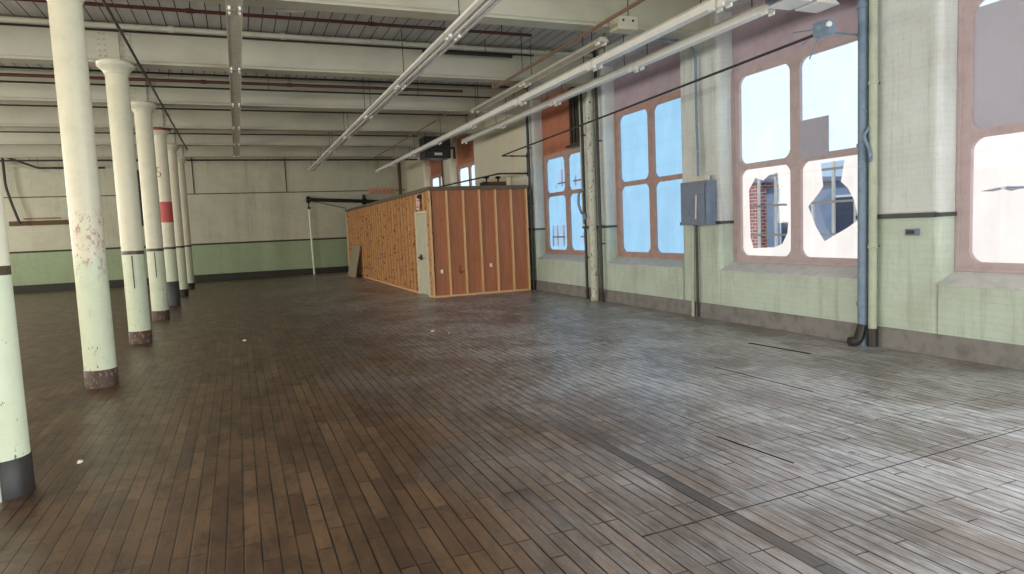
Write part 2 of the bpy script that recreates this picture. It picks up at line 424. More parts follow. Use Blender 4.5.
# ------------------------------------------------------------------ windows
XF = 7.32
PA = [(.18+.0, 1.11), ]                 # pane: |y - centre| from .09 to 1.13
def octagon(y0, y1, z0, z1, r):
    pts = []
    for cy, cz, a0 in ((y1-r, z1-r, 0), (y0+r, z1-r, 90), (y0+r, z0+r, 180), (y1-r, z0+r, 270)):
        for q in (0, 22, 45, 68, 90):
            a = math.radians(a0+q); k = .86 if q in (22, 68) else (.84 if q == 45 else 1)
            k = 1 if q in (0, 90) else (.93 if q != 45 else .9)
            pts.append((cy+r*k*math.cos(a), cz+r*k*math.sin(a)))
    return pts
def frame_mesh(c, zsets, zb, zt, x0, x1, r=.11):
    """wooden screen frame with chamfered openings; cells tile the outer rectangle"""
    mb = MB()
    ys = [c-HW, c, c+HW]; zc = [zb]+[(zsets[i][1]+zsets[i+1][0])/2 for i in range(len(zsets)-1)]+[zt]
    for iy in (0, 1):
        for iz, (z0, z1) in enumerate(zsets):
            py0, py1 = (c-1.13, c-.09) if iy == 0 else (c+.09, c+1.13)
            hole = octagon(py0, py1, z0, z1, r); n = len(hole)
            oc = [(ys[iy+1], zc[iz+1]), (ys[iy], zc[iz+1]), (ys[iy], zc[iz]), (ys[iy+1], zc[iz])]
            vs = []; fs = []
            for x in (x0, x1): vs += [(x, a, b) for a, b in hole]+[(x, a, b) for a, b in oc]
            off = n+4
            for s in (0, off):
                for q in range(4):
                    for j in range(4): fs.append((s+q*5+j, s+q*5+j+1, s+n+q))
                    fs.append((s+q*5+4, s+((q+1) % 4)*5, s+n+(q+1) % 4, s+n+q))
            for j in range(n): fs.append((j, (j+1) % n, off+(j+1) % n, off+j))
            for q in range(4): fs.append((n+q, n+(q+1) % 4, off+n+(q+1) % 4, off+n+q))
            mb.add(vs, fs)
    return mb
def sheet(c, py0, py1, z0, z1, x, holes=(), r=.11):
    """plastic sheet with torn holes; a 2 mm film"""
    y0, y1, a0, a1 = py0-.03, py1+.03, z0-.03, z1+.03
    loops = [[(x, y0, a0), (x, y1, a0), (x, y1, a1), (x, y0, a1)]]
    for h in holes: loops.append([(x, a, b) for a, b in h])
    vecs = [[Vector(p) for p in l] for l in loops]
    tris = tessellate_polygon(vecs); flat = [p for l in vecs for p in l]
    n = len(flat); back = [p+Vector((.002, 0, 0)) for p in flat]
    return MB().add(flat+back, [tuple(t) for t in tris]+[tuple(i+n for i in t) for t in tris])

def make_window(i, c, label, fm, im, sheets, ztop=3.75, holes=None, boards=()):
    root = thing('window_%d' % i, label, 'window', (XF, c, ZS), kind='structure')
    zs = [(1.02, 2.34), (2.43, ztop)]
    frame_mesh(c, zs, .92, ztop+.12, XF, XF+.05).build('wooden_frame', M[fm], root)
    # raised edge strips round the frame
    e = MB()
    for y in (c-HW+.005, c+HW-.045): e.box(XF-.02, XF, y, y+.04, .92, ztop+.12)
    e.box(XF-.02, XF, c-HW+.045, c+HW-.045, .92, .955)
    e.build('edge_strip', M[fm], root)
    holes = holes or {}
    for n, (iy, iz) in enumerate(((1, 1), (0, 1), (1, 0), (0, 0))):
        py0, py1 = (c-1.13, c-.09) if iy == 0 else (c+.09, c+1.13)
        m = sheets[n]
        if m is None: continue
        sheet(c, py0, py1, zs[iz][0], zs[iz][1], XF+.052, holes.get(n, ())).build('plastic_sheet', M[m], root)
    # boarded top of the opening
    MB().box(XF+.01, XF+.06, c-HW, c+HW, ztop+.12, ZT).build('upper_board', M[im], root)
    # sloping sill
    MB().prism([(XR-.012, c-HW, ZS-.02), (XR-.012, c-HW, ZS-.005), (XF, c-HW, .925), (XR+.5, c-HW, .925), (XR+.5, c-HW, ZS-.02)], (0, 2*HW, 0)).build('sill', M['sill'], root)
    # steel sash beyond the sheeting
    s = MB(); xs = XF+.13; s2 = MB()
    for kx in range(8):
        y = c-HW+.05+kx*(2*HW-.1)/7; s.box(xs, xs+.03, y-.018, y+.018, .925, ztop+.1)
    for z in (.95, 1.33, 1.77, 2.21, 2.65, 3.09, 3.53):
        if z < ztop+.1: s2.box(xs-.004, xs+.034, c-HW, c+HW, z-.016, z+.016)
    s.build('upright_sash_bars', M['steel_white'], root); s2.build('cross_sash_bars', M['steel'], root)
    MB().box(xs+.013, xs+.017, c-HW, c+HW, .925, ztop+.1).build('glazing', M['glass'], root)
    for (x, y0, y1, z0, z1, mm) in boards:
        MB().box(x, x+.012, y0, y1, z0, z1).build('patch_board', M[mm], root)
    return root

make_window(1, WINS[0], 'tall window whose upper pane is covered by a grey board', 'frame_veiled', 'infill_veiled',
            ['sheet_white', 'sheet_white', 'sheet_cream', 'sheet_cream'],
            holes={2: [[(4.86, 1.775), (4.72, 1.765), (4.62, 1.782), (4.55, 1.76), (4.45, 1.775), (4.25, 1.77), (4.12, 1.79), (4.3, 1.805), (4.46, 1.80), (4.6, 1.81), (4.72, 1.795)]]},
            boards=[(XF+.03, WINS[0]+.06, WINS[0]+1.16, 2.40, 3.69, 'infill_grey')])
c = WINS[1]
hl = [(8.38, 2.03), (8.36, 1.3), (8.30, 1.13), (7.85, 1.15), (7.70, 1.20), (7.60, 1.35), (7.57, 1.6), (7.63, 1.95), (7.66, 2.03), (7.76, 2.03), (7.78, 2.24), (7.95, 2.22), (8.07, 2.15), (8.24, 2.2)]
hr = [(7.21, 1.72), (7.02, 1.90), (6.95, 1.98), (6.99, 2.29), (6.60, 2.30), (6.66, 2.02), (6.55, 1.93), (6.46, 1.78), (6.38, 1.52), (6.55, 1.42), (6.93, 1.24), (7.07, 1.43)]
make_window(2, c, 'tall window with torn plastic sheeting and a square grey patch', 'frame_veiled', 'infill_veiled',
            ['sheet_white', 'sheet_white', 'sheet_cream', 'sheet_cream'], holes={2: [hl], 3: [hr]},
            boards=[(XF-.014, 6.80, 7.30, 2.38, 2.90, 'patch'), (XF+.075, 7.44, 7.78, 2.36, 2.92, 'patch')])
make_window(3, WINS[2], 'tall window glowing blue beside the slate electrical box', 'frame', 'infill_veiled', ['sheet_blue']*4)
c = WINS[3]
make_window(4, c, 'narrow looking blue window between the wooden room and the pipes', 'frame', 'infill', ['sheet_blue']*4, ztop=3.26,
            holes={0: [[(c+.75, 2.55), (c+.18, 2.55), (c+.16, 2.98), (c+.55, 2.94), (c+.6, 2.62)]],
                   1: [[(c-.12, 2.5), (c-.5, 2.9), (c-1.0, 2.95), (c-1.0, 2.55)]],
                   2: [[(c+1.02, 1.1), (c+.3, 1.1), (c+.25, 1.62), (c+.95, 1.62)]],
                   3: [[(c-.4, 1.25), (c-.75, 1.5), (c-1.0, 1.3), (c-.6, 1.15)]]})
make_window(5, WINS[4], 'bright window above the wooden room, under an orange board', 'frame', 'infill', ['sheet_white', 'sheet_white', None, None], ztop=3.72)
make_window(6, WINS[5], 'small bright window glimpse below the black heater box', 'frame', 'infill', ['sheet_white', 'sheet_white', None, None], ztop=3.68)

# louvred box in the top of window four
lv = thing('wall_louver', 'dark plum louvred shutter at the top of the last narrow window', 'shutter', (7.2, 13.65, 3.45))
MB().box(7.2, 7.31, 13.32, 14.02, 3.42, 4.7).build('housing', M['louver'], lv)
b = MB()
for kx in range(4): b.box(7.17, 7.2, 13.36+kx*.17, 13.44+kx*.17, 3.46, 4.68)
b.build('upright_slats', M['pipe_dark'], lv)
MB().box(7.12, 7.31, 13.26, 14.1, 3.37, 3.42).build('ledge', M['pipe_dark'], lv)

# ------------------------------------------------------------------ outdoors, seen through the torn sheeting
ob = thing('brick_building', 'red brick building outside, seen through the torn window', 'building', (16, 20, -6), kind='thing')
MB().box(16, 22, 17.75, 27, -6, 2.75).build('wall', M['brick_out'], ob)
MB().box(15.92, 22.1, 17.65, 27.1, 2.75, 2.9).build('roof', M['slate_out'], ob)
for y in (16.2,):
    pass
for y in (20.0, 22.6, 25):
    f = MB().box(15.96, 16.0, y-.5, y+.5, -.4, 1.9).build('window', M['steel_white'], ob)
    MB().box(15.94, 15.97, y-.42, y+.42, -.3, 1.8).build('pane', M['glass_dark'], f)
o2 = thing('slate_building', 'low blue grey building outside, seen through the torn window', 'building', (15, 14, -6))
MB().box(15, 21, 10.5, 16.3, -6, 2.45).build('wall', M['slate_out'], o2)
MB().prism([(14.9, 10.4, 2.45), (21.1, 10.4, 2.45), (18, 10.4, 2.6)], (0, 6.0, 0)).build('roof', M['slate_out'], o2)
for y in (11.6, 13.4, 15.3):
    f = MB().box(14.96, 15, y-.4, y+.4, .3, 2.1).build('window', M['steel_white'], o2)
    MB().box(14.94, 14.97, y-.34, y+.34, .36, 2.04).build('pane', M['glass_dark'], f)
gr = MB().box(9, 60, -20, 60, -6.2, -6).build('ground_outside', M['sill'], None, (9, 0, -6))
tag(gr, 'pale ground outside below the windows', 'ground', kind='structure')

# ------------------------------------------------------------------ columns and beams
CX = -1.6
BY = [5.4, 9.0, 12.6, 16.0, 19.3, 22.5, 25.6]
def column_mat(name, line, scrape):
    t = NT(name); p = t.pos(); x, y, z = t.sep(p)
    n = t.noise(p, 5, 5, .65)
    up, lo = lin(222, 216, 190), lin(208, 215, 186)
    col = t.mix(t.mask(z, 1.40, 1.50), lo, up)
    col = t.mix(t.math('MULTIPLY', t.mask(n, .45, .8), .25), col, lin(168, 158, 124))
    sc = t.noise(t.scale(p, 1, 1, .5), 17, 6, .75)
    low = t.mask(z, 2.0, .2)
    th = t.math('SUBTRACT', .70, t.math('MULTIPLY', low, .07))
    chip = t.math('GREATER_THAN', sc, th)
    col = t.mix(chip, col, lin(104, 78, 62))
    if scrape:
        s2 = t.noise(t.scale(p, 2, 2, 1), 9, 6, .8)
        band = t.math('MULTIPLY', t.mask(z, 1.15, 1.45), t.mask(z, 2.05, 1.85))
        col = t.mix(t.math('MULTIPLY', t.math('GREATER_THAN', s2, .55), t.math('MULTIPLY', band, .8)), col, lin(176, 128, 112))
    if line:
        col = t.mix(t.math('LESS_THAN', t.math('ABSOLUTE', t.math('SUBTRACT', z, 1.47)), .03), col, lin(76, 64, 46))
    t.bsdf(col, .42, 0, t.bump(sc, .12, .003)); return t.m
M['col_line'] = column_mat('column_paint_with_line', True, False)
M['col_scrape'] = column_mat('column_paint_scraped', False, True)
R = .163
clab = ['cream iron column at the picture edge with a thin pipe strapped to it',
        'cream iron column with reddish scrapes at chest height and a red brown base',
        'cream iron column with a flared capital, third from the viewer',
        'cream iron column with a short red brown base, fourth from the viewer',
        'cream iron column with a bright red band and dark slate base',
        'cream iron column just beyond the red banded one',
        'cream iron column standing last in the row, before the end wall']
CXS = [-1.55, -1.57, -1.59, -1.62, -1.65, -1.66, -1.66]
CYS = [5.30, 8.90, 12.45, 15.9, 19.3, 22.5, 25.7]
for i, y in enumerate(CYS):
    CX = CXS[i]
    ct = thing('column', clab[i], 'column', (CX, y, 0), 'row of cream iron columns')
    hb = {0: .25, 4: .62}.get(i, .2)
    MB().lathe([(R, hb), (R, 4.3)], (CX, y, 0), 36, False).build('shaft', M['col_scrape' if i == 1 else 'col_line'], ct)
    bm_ = M['dark_base'] if i in (0, 5, 6) else (M['grey_base'] if i == 4 else M['brown_base'])
    MB().lathe([(R+.006, 0), (R+.006, hb-.006), (R, hb)], (CX, y, 0), 36).build('base', bm_, ct)
    MB().lathe([(R, 4.28), (R+.012, 4.285), (R+.014, 4.30), (R+.03, 4.33), (R+.075, 4.375), (R+.105, 4.40), (R+.11, 4.415), (R+.085, 4.42), (R+.11, 4.43), (R+.11, 4.465)], (CX, y, 0), 36).build('capital', M['cream'], ct)
    if i == 0:
        MB().tube([(CX+.02, y-R-.012, 0), (CX+.02, y-R-.012, 4.1)], .014, 8).build('strapped_pipe', M['pipe_pale'], ct)
    if i in (2, 3):
        MB().tube([(CX+.0, y-R-.008, .9), (CX+.0, y-R-.008, 1.42)], .008, 6).build('strapped_wire', M['plank'], ct)
    if i == 4:
        MB().lathe([(R+.003, 2.12), (R+.003, 2.64)], (CX, y, 0), 36).build('red_band', M['red'], ct)
        MB().lathe([(R+.113, 4.405), (R+.118, 4.41), (R+.118, 4.462), (R+.113, 4.468)], (CX, y, 0), 36).build('oxide_collar', M['oxide'], ct)
        # painted letter S
        pts = []
        for a in range(13):
            ang = math.radians(60+a*17.5); pts.append((.045*math.cos(ang), .058+.058*math.sin(ang)))
        for a in range(13):
            ang = math.radians(90-a*17.5); pts.append((.045*math.cos(ang), -.058+.058*math.sin(ang)))
        path = []
        for u, v in pts:
            th = -PI/2-.45+u/R
            path.append((CX+(R+.004)*math.cos(th), y+(R+.004)*math.sin(th), 3.38+v))
        MB().tube(path, .010, 6).build('painted_letter', M['red'], ct)

CX = -1.6
blab = ['cream painted ceiling beam crossing overhead at the top of the picture, first in the row',
        'cream ceiling beam carried by the column with reddish scrapes',
        'deep cream ceiling beam with riveted brackets on the third column',
        'cream ceiling beam carried by the fourth column', 'cream ceiling beam over the red banded column',
        'cream ceiling beam second from the end wall', 'cream ceiling beam closest to the end wall']
for i, y in enumerate(BY):
    b = thing('ceiling_beam', blab[i], 'beam', (CX, y, 4.47), 'cream ceiling beams')
    MB().prism([(XL, y-.15, 4.47), (XL, y+.15, 4.47), (XL, y+.15, 4.50), (XL, y+.03, 4.53), (XL, y+.03, 4.97), (XL, y+.15, 5.0), (XL, y+.15, 5.03),
                (XL, y-.15, 5.03), (XL, y-.15, 5.0), (XL, y-.135, 4.97), (XL, y-.135, 4.53), (XL, y-.15, 4.50)], (XR-XL, 0, 0)).build('girder', M['beam'], b)
    MB().box(XL, XR, y-.09, y+.09, 5.03, ZC).build('packing', M['beam'], b)
    br = MB().box(CX-.085, CX+.085, y-.19, y-.136, 4.5, 4.97)
    br.box(CX-.24, CX+.24, y-.146, y-.134, 4.52, 4.96)
    for sx in (-.2, -.13, .13, .2):
        for kz in range(5): br.ball((CX+sx, y-.148, 4.57+kz*.085), .016)
    br.build('riveted_bracket', M['beam'], b)

# ------------------------------------------------------------------ strip lights
def strip(name, label, cat, group, x, y0, y1, z, kind):
    t = thing(name, label, cat, (x, y0, z), group)
    L = y1-y0-.03
    if kind == 'flat':
        MB().prism([(x-.09, y0, z), (x+.09, y0, z), (x+.09, y0, z+.02), (x+.05, y0, z+.07), (x-.05, y0, z+.07), (x-.09, y0, z+.02)], (0, L, 0)).build('housing', M['grey'], t)
        e = MB()
        for s in (-1, 1): e.box(x+s*.09-.006, x+s*.09+.006, y0, y0+L, z-.008, z+.022)
        e.build('rim', M['cream'], t)
    elif kind == 'twin':
        MB().prism([(x-.07, y0, z+.03), (x+.07, y0, z+.03), (x+.055, y0, z+.1), (x-.055, y0, z+.1)], (0, L, 0)).build('housing', M['cream'], t)
        MB().prism([(x-.13, y0, z+.0), (x-.075, y0, z-.012), (x-.075, y0, z+.02), (x-.125, y0, z+.045)], (0, L, 0)).build('lamp_rail', M['white'], t)
        MB().prism([(x+.075, y0, z-.012), (x+.13, y0, z), (x+.125, y0, z+.045), (x+.075, y0, z+.02)], (0, L, 0)).build('lamp_rail', M['white'], t)
        MB().prism([(x-.02, y0, z-.02), (x+.02, y0, z-.02), (x+.02, y0, z+.03), (x-.02, y0, z+.03)], (0, L, 0)).build('spine', M['white'], t)
    else:
        MB().prism([(x-.06, y0, z), (x+.06, y0, z), (x+.06, y0, z+.1), (x-.06, y0, z+.1)], (0, L, 0)).build('housing', M['white'], t)
        MB().prism([(x-.085, y0, z+.09), (x+.085, y0, z+.09), (x+.085, y0, z+.105), (x-.085, y0, z+.105)], (0, L, 0)).build('cover', M['grey'], t)
    for s in (-1, 1):
        for yy in (y0+.07, y0+L-.07):
            q = MB().box(x+s*.06-.014, x+s*.06+.014, yy-.045, yy+.045, z-.04, z+.004)
            q.build('lampholder', M['white'], t)
    return t
def row(x, ys, z, kind, word, group, hang=True):
    L = ys[1]-ys[0]
    names = ['first', 'second', 'third', 'fourth', 'fifth', 'sixth', 'seventh', 'eighth', 'ninth', 'tenth']
    for i, y in enumerate(ys[:-1]):
        lab = '%s, %s section from the viewer' % (word, names[i])
        if i == len(ys)-2: lab = '%s, end section' % word
        st = strip('strip_light', lab, 'light fixture', group, x, y, y+L, z, kind)
        if hang:
            for yy in (y+.35, y+L-.35):
                top = 4.475 if min(abs(yy-q) for q in BY) < .17 else ZC
                MB().tube([(x, yy, z+.06), (x, yy, top)], .007, 6).build('hanger_rod', M['pipe_dark'], st)
# the row by the columns, gaps line up with the white lampholders
row(.16, [5.96+3.1*i for i in range(7)], 4.38, 'flat', 'flat grey strip light hung by the columns', 'flat grey strip lights')
row(2.89, [5.8+3.2*i for i in range(8)], 4.22, 'twin', 'twin railed cream strip light over the middle of the floor', 'twin railed strip lights')
row(5.57, [3.7+3.1*i for i in range(9)], 4.15, 'single', 'slim white strip light hung before the windows', 'slim white strip lights')
row(6.33, [6.75+3.1*i for i in range(5)], 4.15, 'single', 'slim white strip light close along the window wall', 'strip lights along the window wall')
# dark unlit fixtures higher up with a grey end box
row(5.35, [9.2, 12.25, 15.3], 4.36, 'flat', 'dusty grey strip light behind the square metal box', 'grey strip lights near the windows')
eb = thing('junction_box', 'pale square metal box capping the dusty strip light by the windows', 'box', (5.42, 8.7, 4.38))
MB().box(5.25, 5.58, 8.6, 8.83, 4.38, 4.56).build('body', M['cream'], eb)
q = MB()
for dx in (.09, .25): q.tube([(5.25+dx, 8.602, 4.50), (5.25+dx, 8.59, 4.50)], .018, 8)
q.build('knockouts', M['pipe_dark'], eb)
MB().tube([(5.5, 8.72, 4.55), (5.5, 8.72, ZC)], .008, 6).build('hanger_rod', M['pipe_dark'], eb)
jb = thing('hanging_ballast_box', 'dark box with two white angled ends hung before the torn window', 'box', (6.65, 6.5, 4.2))
MB().box(6.2, 6.98, 6.32, 6.72, 4.2, 4.4).build('body', M['box_blue'], jb)
for x0, x1, s in ((6.26, 6.52, -1), (6.6, 6.86, 1)):
    MB().prism([(x0-(.12 if s < 0 else 0), 6.3, 4.13), (x1+(.1 if s > 0 else 0), 6.3, 4.13), (x1, 6.3, 4.2), (x0, 6.3, 4.2)], (0, .35, 0)).build('angled_end', M['white'], jb)
MB().tube([(6.6, 6.5, 4.39), (6.6, 6.5, ZC)], .008, 6).build('hanger_rod', M['pipe_dark'], jb)

# ------------------------------------------------------------------ ceiling pipes
def run(name, label, cat, pts, r, mat, group=None, n=10, hang=(), coup=()):
    """a pipe run with hangers up to the ceiling and couplings"""
    P0 = Vector(pts[0]); t = thing(name, label, cat, P0, group)
    MB().tube(pts, r, n).build('tube', M[mat], t)
    for (x, y, z) in hang:
        h = MB().tube([(x, y, z+r*.6), (x, y, ZC)], .007, 6)
        h.lathe([(r+.008, -.012), (r+.008, .012)], (x, y, z), 10) if False else None
        h.build('hanger_rod', M['pipe_dark'], t)
    for (p, d) in coup:
        p = Vector(p); d = Vector(d)
        MB().tube([p-d, p+d], r*1.35, n).build('coupling', M[mat], t)
    return t
def bend(pts, r=.08, n=4):
    pts = [Vector(p) for p in pts]; out = [pts[0]]
    for i in range(1, len(pts)-1):
        a = (pts[i-1]-pts[i]); b = (pts[i+1]-pts[i]); rr = min(r, a.length*.45, b.length*.45)
        p0 = pts[i]+a.normalized()*rr; p1 = pts[i]+b.normalized()*rr
        for k in range(n+1):
            t = k/n; out.append(p0*(1-t)**2+pts[i]*2*t*(1-t)+p1*t*t)
    out.append(pts[-1]); return out

run('insulated_pipe', 'white insulated pipe along the top of the deep riveted beam', 'pipe', [(XL+.02, 12.3, 5.0), (XR-.17, 12.3, 5.0)], .042, 'pipe_white',
    coup=[((x, 12.3, 5.0), (.04, 0, 0)) for x in (-6.4, -4.3, -2.3, -.75, .95, 2.5, 4.2, 5.9)])
run('sprinkler_pipe', 'dark red sprinkler pipe under the first bay of ceiling', 'pipe', [(XL+.02, 10.95, 4.9), (4.95, 10.95, 4.9)], .026, 'pipe_red',
    hang=[(x, 10.95, 4.9) for x in (-4, -.4, 2.2, 4.4)], coup=[((x, 10.95, 4.9), (.05, 0, 0)) for x in (-.4, 2.2)])
run('sprinkler_pipe', 'reddish brown sprinkler pipe crossing behind the riveted beam', 'pipe', [(XL+.02, 14.7, 4.7), (4.9, 14.7, 4.7)], .03, 'pipe_red',
    hang=[(x, 14.7, 4.7) for x in (-4.2, -1, 1.2, 3.6)], coup=[((x, 14.7, 4.7), (.05, 0, 0)) for x in (-.4, 1.2, 3.6)])
run('conduit', 'black pipe uppermost in the pipe rack behind the riveted beam', 'conduit', [(XL+.02, 14.6, 4.92), (6.2, 14.6, 4.92)], .026, 'pipe_black', hang=[(x, 14.6, 4.92) for x in (-3, .3, 3.2)])
run('conduit', 'thin dark conduit just above the reddish brown pipe', 'conduit', [(XL+.02, 14.6, 4.81), (6.0, 14.6, 4.81)], .018, 'pipe_black')
run('conduit', 'thin dark conduit hung lowest in the pipe rack behind the riveted beam', 'conduit', [(XL+.02, 14.8, 4.60), (5.8, 14.8, 4.60)], .018, 'pipe_black', hang=[(x, 14.8, 4.6) for x in (-2.4, .8, 3.9)])
run('conduit', 'black conduit tucked directly below the white insulated pipe', 'conduit', [(XL+.02, 12.33, 4.935), (5.6, 12.33, 4.935)], .016, 'pipe_black')
run('conduit', 'thin conduit across the bay behind the fourth column', 'conduit', [(XL+.02, 18.2, 4.78), (6.2, 18.2, 4.78)], .018, 'pipe_dark')
run('conduit', 'thin conduit across the bay behind the red banded column', 'conduit', [(XL+.02, 22.0, 4.74), (5.7, 22.0, 4.74)], .018, 'pipe_dark')
run('steam_pipe', 'long dark pipe hung just beyond the last ceiling beam', 'pipe', [(-9.5, 26.07, 4.42), (6.7, 26.07, 4.42)], .03, 'pipe_dark',
    hang=[(x, 26.07, 4.42) for x in (-6, -3.1, -1.2, 1.2, 3.6, 5.6)])
run('conduit', 'dark conduit running lengthwise along the row of columns', 'conduit', [(-1.245, 4.2, 4.43), (-1.245, 23.2, 4.43)], .02, 'pipe_dark',
    coup=[((-1.245, y, 4.43), (0, .06, 0)) for y in (8.3, 12.9, 17, 21)])
run('sprinkler_pipe', 'brown pipe running lengthwise between the strip lights and ending at a tee', 'pipe', bend([(4.95, 3.6, 4.40), (4.95, 12.9, 4.40), (4.95, 12.9, 4.7)], .06), .026, 'pipe_brown',
    hang=[(4.95, y, 4.4) for y in (7.6, 11.4)], coup=[((4.95, 12.6, 4.4), (0, .07, 0))])
run('branch_pipe', 'short black pipe with a capped end beside the brown pipe tee', 'pipe', [(3.3, 12.05, 4.82), (5.0, 12.05, 4.82)], .026, 'pipe_black', hang=[(4.5, 12.05, 4.82)], coup=[((5.0, 12.05, 4.82), (.03, 0, 0))])
run('sprinkler_pipe', 'thin pipe lengthwise above the wooden room, ending in a short capped arm', 'pipe', bend([(4.9, 15.8, 4.42), (4.9, 25.4, 4.42), (5.5, 25.4, 4.42)], .06), .02, 'pipe_brown', coup=[((5.5, 25.4, 4.42), (.05, 0, 0))])
run('valve_pipe', 'grey pipe fittings with a small valve under the first bay of ceiling', 'pipe', bend([(1.15, 10.5, 5.1), (1.15, 10.5, 4.88), (.75, 10.5, 4.86)], .05), .022, 'grey', coup=[((1.0, 10.5, 4.87), (.05, 0, 0)), ((.8, 10.5, 4.862), (.04, 0, 0))])

# pipe along the windows, looping out at the wall post
run('window_pipe', 'dark pipe stretched along the top of the windows to a wall post', 'pipe', bend([(6.3, 5.9, 3.66), (6.3, 16.05, 3.42), (6.98, 16.05, 3.42)], .06), .017, 'pipe_dark', coup=[((6.6, 16.05, 3.42), (.04, 0, 0))])
run('window_pipe', 'dark pipe leaving the wall post above the wooden room', 'pipe', bend([(6.98, 16.05, 2.98), (6.22, 16.05, 2.98), (6.22, 29.4, 3.14)], .06), .022, 'pipe_dark')
pp = thing('pipe_post', 'black pipe post on the wall above the end of the wooden room', 'post', (6.98, 16.05, 2.9))
MB().tube([(7.02, 16.05, 2.9), (7.02, 16.05, 3.5)], .035, 10).build('post', M['pipe_black'], pp)
for z in (2.98, 3.42): MB().ball((7.02, 16.05, z), .055, 10).build('tee', M['pipe_black'], pp)
ht = thing('cable_anchor', 'blue grey wall bracket with splayed wires above the torn window', 'bracket', (6.34, 5.92, 3.7))
MB().tube([(6.30, 6.05, 3.70), (7.11, 6.05, 3.70)], .013, 8).build('arm', M['pipe_blue'], ht)
MB().tube([(6.33, 5.86, 3.72), (6.33, 5.98, 3.72)], [.055, .08], 12).build('disc', M['pipe_blue'], ht)
q = MB()
for dx, dy, dz in ((-.05, .42, .05), (.0, .22, -.3), (-.03, .30, -.12)): q.tube([(6.32, 5.93, 3.71), (6.32+dx*.5, 5.93+dy*.5, 3.71+dz*.4), (6.32+dx, 5.93+dy, 3.71+dz)], .008, 6)
q.box(6.28, 6.38, 5.84, 6.06, 3.62, 3.78)
q.build('wires', M['pipe_blue'], ht)
MB().ball((6.3, 5.85, 3.72), .035, 10).build('hub', M['white'], ht)

# ------------------------------------------------------------------ things on the window wall
def riser(name, label, y, r, mat, x=6.96, z1=ZC, z0=0, group=None, sleeve=None, clamps=()):
    t = thing(name, label, 'pipe', (x, y, z0), group)
    MB().tube([(x, y, z0), (x, y, z1)], r, 14).build('tube', M[mat], t)
    if sleeve: MB().tube([(x, y, 0), (x, y, sleeve)], r*1.25, 14).build('sleeve', M['base_dark'], t)
    for z in clamps:
        MB().lathe([(r*1.22, -.02), (r*1.22, .02)], (x, y, z), 14).build('clamp', M[mat], t)
        MB().box(x, XR, y-.015, y+.015, z-.012, z+.012).build('bracket', M['pipe_dark'], t)
    return t
p = riser('riser_pipe', 'thick blue grey peeling pipe at the edge of the torn window', 5.965, .06, 'pipe_blue', clamps=(.5, 2.4, 4.0))
MB().tube(bend([(6.96, 5.965, .25), (6.88, 5.965, .06), (6.78, 6.0, .05)], .06), .06, 12).build('foot_elbow', M['pipe_dark'], p)
p = riser('riser_pipe', 'pale green pipe beside the thick blue grey pipe', 5.83, .047, 'pipe_pale', clamps=(1.2, 3.1))
MB().tube([(6.96, 5.83, 0), (6.96, 5.83, .22)], .058, 12).build('foot', M['pipe_dark'], p)
MB().tube(bend([(6.93, 5.84, 2.6), (6.86, 5.88, 2.5), (6.9, 5.84, 2.36), (6.88, 5.8, 2.26), (6.92, 5.83, 2.2)], .05), .022, 8).build('hose_hook', M['pipe_blue'], p)
riser('riser_pipe', 'thin dark pipe between the peeling cream pipe and the wide blue window', 12.3, .032, 'pipe_dark', x=6.95, sleeve=.2, clamps=(1.2, 3.3))
p = riser('riser_pipe', 'wide peeling cream pipe standing between the two blue windows', 12.6, .085, 'pipe_peel', x=6.94, z1=4.47, clamps=(3.35,))
p = riser('riser_pipe', 'thin dark pipe carrying a hooked valve by the narrow blue window', 12.93, .03, 'pipe_dark', x=6.94, sleeve=.22, clamps=(.9, 3.5))
MB().tube(bend([(6.92, 12.93, 2.35), (6.82, 12.95, 2.3), (6.8, 12.95, 2.05), (6.86, 12.93, 1.85), (6.92, 12.93, 1.85)], .06), .028, 8).build('valve_loop', M['pipe_blue'], p)
MB().tube([(6.94, 12.93, 1.72), (6.94, 12.93, 1.84)], .05, 10).build('valve_body', M['pipe_blue'], p)
MB().ball((6.88, 12.9, 1.6), .035, 8).build('tag', M['white'], p)
riser('riser_pipe', 'thin pale conduit curving near the top beside the peeling pipe', 13.12, .022, 'pipe_pale', x=7.0, z0=1.6)
riser('riser_pipe', 'thin dark pipe standing at the corner of the wooden room', 15.86, .034, 'pipe_dark', x=6.96, z1=4.47, sleeve=.25, clamps=(2.2, 3.6))
riser('riser_pipe', 'thick dark brown pipe standing in the far corner of the room', 29.5, .07, 'plank', x=6.75)
riser('riser_pipe', 'thin dark pipe on the wall before the far windows', 23.7, .03, 'pipe_dark', x=6.99)
# electrical box with conduit
eb = thing('electrical_box', 'slate blue electrical box on the pier beside the blue window', 'electrical box', (7.0, 9.1, 1.5), None)
MB().prism([(6.86, 8.74, 1.52), (7.05, 8.74, 1.52), (7.05, 8.74, 2.22), (6.86, 8.74, 2.22)], (0, .68, 0)).build('cabinet', M['box_blue'], eb)
MB().box(6.835, 6.86, 8.78, 9.38, 1.56, 2.18).build('door', M['box_blue'], eb)
MB().box(6.845, 6.87, 8.70, 8.76, 1.66, 2.06).build('switch_arm', M['pipe_blue'], eb)
MB().tube([(6.82, 8.98, 1.62), (6.82, 8.96, 2.0)], .014, 8).build('handle', M['grey'], eb)
MB().box(6.9, 7.0, 8.84, 9.3, 2.22, 2.3).build('top_hub', M['grey'], eb)
run('conduit', 'grey conduit curving down the pier into the electrical box', 'conduit', bend([(6.3, 9.12, 4.42), (6.98, 9.12, 4.38), (6.98, 9.12, 3.1), (6.96, 9.08, 2.8), (6.96, 9.08, 2.3)], .22, 6), .022, 'pipe_blue')
run('conduit', 'pale conduit dropping from the electrical box to the floor', 'conduit', [(6.99, 9.28, 1.52), (6.99, 9.32, .0)], .03, 'pipe_pale')
